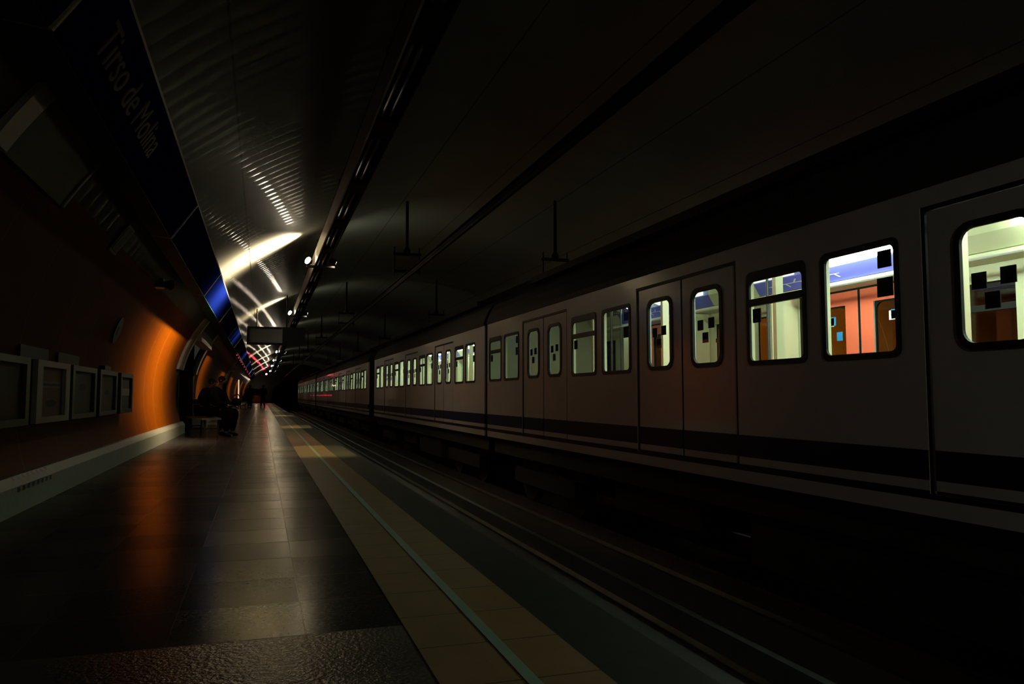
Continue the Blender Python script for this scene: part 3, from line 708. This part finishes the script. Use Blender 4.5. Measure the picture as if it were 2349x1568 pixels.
MB().tube([(-.12,.02,.12),(-.06,.01,.2),(.02,-.01,.22),(.08,-.03,.12)],.012,8).build('strap', M['black'], e)
# far group
person((-.82,59.5,0), math.radians(80), 'far standing person in black on the platform, left of the pair by the tunnel end', stand(.1))
person((.1,60.2,0), math.radians(100), 'far standing person in black nearest the platform edge strip', stand(.15), long_coat=True)
bench((-1.3,60.4), math.radians(-88), 1.6, .44, 'far metal bench by the standing people')
person((-1.25,60.1,0), math.radians(5), 'far seated person in dark clothes on the metal bench', sit(.05,.44,-.05))

# ------------------------------------------------------------------ the train
CXT = (TX0+TX1)/2
def car(y0, y1, doors, wins, label, far_end_cab, lamps, detail=True):
    Yc = (y0+y1)/2; of = (CXT, Yc, RAIL)
    e = empty('metro_car', of, label, 'train car', 'cars of the white metro train')
    zb, zt = .16, 2.27
    DW, DZ0, DZ1 = .965, .3, 2.135
    WZ0, WZ1 = 1.19, 1.98
    holes = [(d-DW,d+DW,DZ0,DZ1) for d in doors] + [(a+.02,b-.02,WZ0+.02,WZ1-.02) for a,b,_ in wins]
    near_x = TX0
    for side in (0,1):
        sx = lambda x: x if side == 0 else TX0+TX1-x
        bm = MB().holed(0,sx(TX0),sx(TX0+.05),y0,y1,zb,zt,holes,0,1,1)
        if side == 1: bm.f = [f[::-1] for f in bm.f]
        sd = bm.build('body_side', [M['paint'],M['lining']], e, of)
        # windows
        for a,b,bar in wins:
            zt_i = WZ1-.035 if not bar else WZ1-.075
            fr = MB().ring(sx(TX0-.008),sx(TX0+.012),rrect(a-.012,b+.012,WZ0-.012,WZ1+.012,.06),rrect(a+.03,b-.03,WZ0+.03,zt_i,.045))
            if bar: fr.box(*sorted((sx(TX0-.007),sx(TX0+.03))),a+.02,b-.02,1.695,1.755)
            w = fr.build('window', M['rubber'], e, of)
            MB().box(*sorted((sx(TX0+.004),sx(TX0+.009))),a+.02,b-.02,WZ0+.02,WZ1-.03).build('pane', M['glass'], w, of)
            if detail and side == 0:
                st = (b-.16,b-.05,1.55,1.67) if bar else (a+.07,a+.19,1.80,1.92)
                MB().box(TX0+.012,TX0+.018,st[0],st[1],st[2],st[3]).build('sticker', M['sticker'], w, of)
                if not bar: MB().box(TX0+.012,TX0+.018,a+.06,a+.2,1.6,1.73).build('sticker', M['sticker'], w, of)
        # door leaves
        for d in doors:
            MB().ring(sx(TX0+.004),sx(TX0+.05),rrect(d-DW-.008,d+DW+.008,DZ0-.01,DZ1+.01,.02,2),rrect(d-DW+.03,d+DW-.03,DZ0+.0,DZ1-.03,.02,2)).build('door_frame', M['rubber'], e, of)
            for s in (-1,1):
                la, lb = (d-DW+.04, d-.02) if s < 0 else (d+.02, d+DW-.04)
                wa, wb = (d-.71, d-.2) if s < 0 else (d+.2, d+.71)
                wz0, wz1 = 1.21, 1.955
                pm = MB().holed(0,sx(TX0+.012),sx(TX0+.045),la,lb,DZ0+.005,DZ1-.035,[(wa+.01,wb-.01,wz0+.01,wz1-.01)],0,1)
                if side == 1: pm.f = [f[::-1] for f in pm.f]
                lf = pm.build('door_leaf', [M['paint'],M['door_inner']], e, of)
                MB().ring(sx(TX0+.002),sx(TX0+.026),rrect(wa-.02,wb+.02,wz0-.02,wz1+.02,.12),rrect(wa+.025,wb-.025,wz0+.025,wz1-.025,.085)).build('window_gasket', M['rubber'], lf, of)
                MB().box(*sorted((sx(TX0+.012),sx(TX0+.017))),wa+.01,wb-.01,wz0+.01,wz1-.01).build('door_pane', M['glass'], lf, of)
                if detail:
                    wc = (wa+wb)/2
                    if side == 0:
                        for dy,dz in ((.12,1.555),(-.07,1.565),(.035,1.43)):
                            MB().box(TX0+.02,TX0+.025,wc+dy-.05,wc+dy+.05,dz,dz+.1).build('door_sticker', M['sticker'], lf, of)
                    else:
                        for dy,dz,m in ((.0,1.72,'strip_line'),(-.03,1.73,'stick_blue'),(-.13,1.55,'stick_blue')):
                            MB().box(TX1-.032,TX1-.03+(.001 if m=='stick_blue' else 0),wc+dy-.045,wc+dy+.045,dz,dz+.1).build('door_sticker', M[m], lf, of)
            MB().box(*sorted((sx(TX0+.02),sx(TX0+.04))),d-.022,d+.022,DZ0,DZ1-.03).build('door_seal', M['rubber'], e, of)
    # roof, ends, underframe
    n = 14; pts = [(TX0-.012,zt-.01),(TX0-.012,zt+.06)]
    for k in range(1,n):
        a = PI*k/n; pts.append((CXT-(TX1-TX0)/2*.97*math.cos(a), zt+.06+.6*math.sin(a)**.8))
    pts += [(TX1+.012,zt+.06),(TX1+.012,zt-.01),(TX1-.1,zt-.01),(TX1-.12,zt+.1)]
    inner = [(TX1-.35,2.52),(TX0+.35,2.52)]
    pts += inner + [(TX0+.12,zt+.1),(TX0+.1,zt-.01)]
    MB().extrude_y(pts,y0,y1).build('roof', M['roof'], e, of)
    MB().box(TX0+.3,TX1-.3,y0+1.6,y1-1.6,2.83,2.93).build('roof_pod', M['roof'], e, of)
    mb = MB()
    for ya,yb in ((y0,y0+.05),(y1-.05,y1)): mb.box(TX0+.05,TX1-.05,ya,yb,zb,2.5)
    mb.build('end_wall', M['lining'] if False else M['rubber'], e, of)
    mb = MB()
    for ya,yb in ((y0+.05,y0+.07),(y1-.07,y1-.05)): mb.box(TX0+.06,TX1-.06,ya,yb,.25,2.48)
    mb.build('end_lining', M['lining'], e, of)
    MB().box(TX0+.12,TX1-.12,y0+.1,y1-.1,-.12,.16).box(TX0+.2,TX1-.2,y0+4.6,y0+7.2,-.6,-.12).box(TX0+.3,TX1-.3,y0+8.2,y0+10.2,-.5,-.12).build('underframe', M['under'], e, of)
    for yb in (y0+2.4, y1-2.4):
        bg = MB().box(TX0+.2,TX0+.34,yb-1.35,yb+1.35,-.55,-.3).box(TX1-.34,TX1-.2,yb-1.35,yb+1.35,-.55,-.3).box(TX0+.3,TX1-.3,yb-.25,yb+.25,-.5,-.2).build('bogie', M['under'], e, of)
        for yy in (yb-1.0,yb+1.0):
            mb = MB()
            for x in (CXT-.72,CXT+.72): mb.disc((x,yy,RAIL+.43),(1,0,0),.43,.12,22)
            mb.tube([(CXT-.72,yy,RAIL+.43),(CXT+.72,yy,RAIL+.43)],.07,10).build('wheelset', M['under'], bg, of)
    # interior
    MB().box(TX0+.06,TX1-.06,y0+.07,y1-.07,.16,.25).build('car_floor', M['carfloor'], e, of)
    MB().box(TX0+.5,TX1-.5,y0+.07,y1-.07,2.49,2.51).box(TX0+.12,TX0+.5,y0+.07,y1-.07,2.47,2.49).box(TX1-.5,TX1-.12,y0+.07,y1-.07,2.47,2.49).build('car_ceiling', M['lining'], e, of)
    for s in (0,1):
        sx = lambda x: x if s == 0 else TX0+TX1-x
        pr = [(sx(TX0+.06),2.2),(sx(TX0+.06),2.47),(sx(TX0+.26),2.47),(sx(TX0+.26),2.365),(sx(TX0+.17),2.215)]
        cuts = [y0+.08] + [v for d in sorted(doors) for v in (d-1.35,d+1.6)] + [y1-.08]
        for k,(ca,cb) in enumerate(zip(cuts,cuts[1:])):
            if cb-ca < .05: continue
            if k%2: MB().extrude_y(pr,ca,cb).build('route_strip', M['blue_strip'], e, of)
            else: MB().extrude_y(pr,ca,cb).build('cove_panel', M['lining'], e, of)
        MB().extrude_y([(sx(TX0+.06),2.12),(sx(TX0+.06),2.2),(sx(TX0+.2),2.2),(sx(TX0+.2),2.15)],y0+.08,y1-.08).build('cove_rail', M['lining'], e, of)
        if detail:
            mb = MB(); A = Vector((sx(TX0+.17),0,2.215)); B = Vector((sx(TX0+.26),0,2.365)); D = B-A; nm = Vector((1 if s==0 else -1,0,-.6)).normalized()*.004
            for dc in doors:
                for k in range(9):
                    y = dc+1.35-k*.14
                    a = A+D*(.5+.0*k)+nm; 
                    mb.face([a+Vector((0,y,0)),a+Vector((0,y-.14,0)),a+D*.05+Vector((0,y-.14,0)),a+D*.05+Vector((0,y,0))])
                    up = D*(.28 if k%2 else -.25); q = a+Vector((0,y-.05,0))
                    mb.face([q,q+Vector((0,-.03,0)),q+up+Vector((0,-.09,0)),q+up+Vector((0,-.06,0))])
            tag(mb.build('route_diagram', M['strip_line'], e, of), 'white route line with slanted names')
        # lamps
        for (la,lb,kind) in lamps:
            MB().extrude_y([(sx(TX0+.275),2.375),(sx(TX0+.45),2.435),(sx(TX0+.45),2.46),(sx(TX0+.275),2.46)],la,lb).build('ceiling_lamp', M[kind], e, of)
        # seats, screens, poles
        edges = [y0+.1] + [v for d in sorted(doors) for v in (d-DW-.05,d+DW+.05)] + [y1-.1]
        for a,b in zip(edges[0::2],edges[1::2]):
            if b-a < .8: continue
            x0_,x1_ = sorted((sx(TX0+.08),sx(TX0+.5)))
            stt = MB().box(x0_,x1_,a+.1,b-.1,.6,.68); stt.box(*sorted((sx(TX0+.07),sx(TX0+.14))),a+.1,b-.1,.68,1.14)
            stt.box(*sorted((sx(TX0+.1),sx(TX0+.3))),a+.15,b-.15,.25,.6); stt.build('bench_seat', M['seat'], e, of)
        for d in doors:
            for q in (-1,1):
                yy = d+q*(DW+.06)
                MB().box(*sorted((sx(TX0+(.06 if s else .36)),sx(TX0+.44))),yy-.025,yy+.025,.25,2.47 if s==0 else 2.12).build('door_screen', M['lining'], e, of)
                if s == 1: MB().tube([(sx(TX0+.48),yy,.25),(sx(TX0+.48),yy,2.47)],.017,8).build('grab_pole', M['pole'], e, of)
        MB().tube([(sx(TX0+.48),y0+.4,2.1),(sx(TX0+.48),y1-.4,2.1)],.016,8).build('handrail', M['rail_white'], e, of)
    for d in doors: MB().tube([(CXT,d,.25),(CXT,d,2.49)],.02,10).build('centre_pole', M['pole'], e, of)
    return e
def pairs(doors, y0, y1):
    out = []; ds = sorted(doors)
    for d in ds: out += [(d+1.19-.0,d+1.95-.03,False),(d+2.12-.0,d+2.87,True)]
    d = ds[0]; out = [(d-2.81,d-2.06,False),(d-1.88,d-1.14,True)] + out
    return [w for w in out if w[0] > y0+.1 and w[1] < y1-.08]
d1 = [2.856,6.82,10.835]
w1 = [(.05,.8,False),(.96,1.72,True),(4.015,4.74,False),(4.937,5.683,True),(7.937,8.698,False),(8.896,9.689,True),(11.977,12.767,False),(12.947,13.687,True)]
lam1 = [(-.6,.9,'tube_dim'),(1.3,2.8,'tube_on'),(3.2,4.7,'tube_on'),(5.6,7.2,'tube_on'),(7.6,9.1,'tube_low'),(9.6,10.9,'tube_low'),(11.4,11.8,'tube_dim'),(12.2,13.4,'tube_off')]
car(-1.2,13.83,d1,w1,'nearest white metro car, large at the right of the picture',False,lam1)
def gen(y0, label, detail=True):
    y1 = y0+15.05; ds = [y0+3.5,y0+7.55,y0+11.6]
    lam = [(y0+.6+1.75*k,y0+1.9+1.75*k,'tube_on' if k%3==1 else 'tube_dim') for k in range(8)]
    return car(y0,y1,ds,pairs(ds,y0,y1),label,False,lam,detail)
gen(14.02,'second white metro car, next beyond the nearest one')
c3 = gen(30.8,'third white metro car, just past the wide dark gap')
dist = 30.8+15.05/2
for y0,l in ((46.05,'fourth white metro car, second past the wide dark gap'),(62.6,'fifth white metro car with red marker lamps, near the tunnel'),(77.8,'last white metro car, running into the dark tunnel end')):
    c = dup(c3,(CXT,y0+15.05/2,RAIL),l)
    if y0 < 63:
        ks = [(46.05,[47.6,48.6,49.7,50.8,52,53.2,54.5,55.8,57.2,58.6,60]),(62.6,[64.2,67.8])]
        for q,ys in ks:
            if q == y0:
                for yv in ys: MB().box(TX0-.02,TX0,yv,yv+.12,.91,.98).build('marker_lamp', M['red'], c, (CXT,y0+15.05/2,RAIL))  # glowing dots added in place of red reflections on the car side
# gangway between the two nearest cars and couplers in the wide gaps
def gangway(y0,y1,lb):
    e = empty('gangway_bellows', (CXT,(y0+y1)/2,.2), lb, 'gangway'); mb = MB(); n = 3 if y1-y0 < .5 else 10
    for k in range(n):
        a = y0+(y1-y0)*(k+.1)/n; b = y0+(y1-y0)*(k+.9)/n; mb.box(CXT-.5,CXT+.5,a,b,.2,2.2)
    mb.box(CXT-.45,CXT+.45,y0,y1,.25,2.15); mb.build('bellows', M['under'], e, (CXT,(y0+y1)/2,.2))
    MB().tube([(CXT,y0,-.15),(CXT,y1,-.15)],.1,10).build('coupler', M['under'], e, (CXT,(y0+y1)/2,.2))
gangway(13.83,14.02,'black bellows in the narrow gap after the nearest car')
gangway(29.07,30.8,'black bellows in the wide dark gap after the second car')
gangway(45.85,46.05,'black bellows in the narrow gap after the third car')
gangway(61.1,62.6,'black bellows in the gap after the fourth car')
gangway(77.65,77.8,'black bellows in the gap before the last car')

# ------------------------------------------------------------------ added fill lights without fixtures: opposite platform, far end, behind the camera
def lamp(name, typ, loc, d, energy, col, size=.3, spot=None):
    L = bpy.data.lights.new(name, typ); L.energy = energy; L.color = col
    if typ == 'AREA': L.size = size
    else: L.shadow_soft_size = size
    if spot: L.spot_size = math.radians(spot); L.spot_blend = .8
    o = bpy.data.objects.new(name, L); C.objects.link(o); o.location = loc
    o.rotation_euler = Vector(d).to_track_quat('-Z','Y').to_euler(); return o
lamp('far_platform_lamp','SPOT',(7.0,12.0,3.5),(1,0,-.5),850,(1,.85,.65),.08,130)  # fill added to brighten the orange wall behind the train
lamp('far_platform_lamp','SPOT',(7.0,30.0,3.5),(1,0,-.5),150,(1,.85,.65),.08,130)  # second added fill, farther along the same wall
lamp('end_passage_lamp','POINT',(-.6,98.5,2.2),(0,0,-1),25,(1,.8,.55),.1)  # added light in front of the orange end panel

lamp('platform_lamp','SPOT',(1.3,-4.5,3.55),(.85,1.,-.35),145,(1,.88,.76),.15,120)  # fill added behind the camera to lift the near train side
w = bpy.data.worlds.new('station_beyond'); bpy.context.scene.world = w; w.use_nodes = True
w.node_tree.nodes['Background'].inputs[0].default_value = (1.,.88,.76,1); w.node_tree.nodes['Background'].inputs[1].default_value = .02

# ------------------------------------------------------------------ camera
cam = bpy.data.cameras.new('camera'); co = bpy.data.objects.new('camera', cam); C.objects.link(co)
cam.sensor_width = 36; cam.lens = 36*1750/2349; cam.clip_start = .05; cam.clip_end = 400
co.location = (0,0,.92); co.rotation_euler = (math.radians(90+4.0205),0,math.radians(-18.1325))
sc_ = bpy.context.scene; sc_.camera = co
sc_.view_settings.view_transform = 'Standard'; sc_.view_settings.look = 'None'
sc_.view_settings.exposure = 0; sc_.view_settings.gamma = 1; sc_.view_settings.use_curve_mapping = False
sc_.cycles.use_denoising = True; sc_.cycles.max_bounces = 7; sc_.cycles.diffuse_bounces = 3; sc_.cycles.sample_clamp_indirect = 4
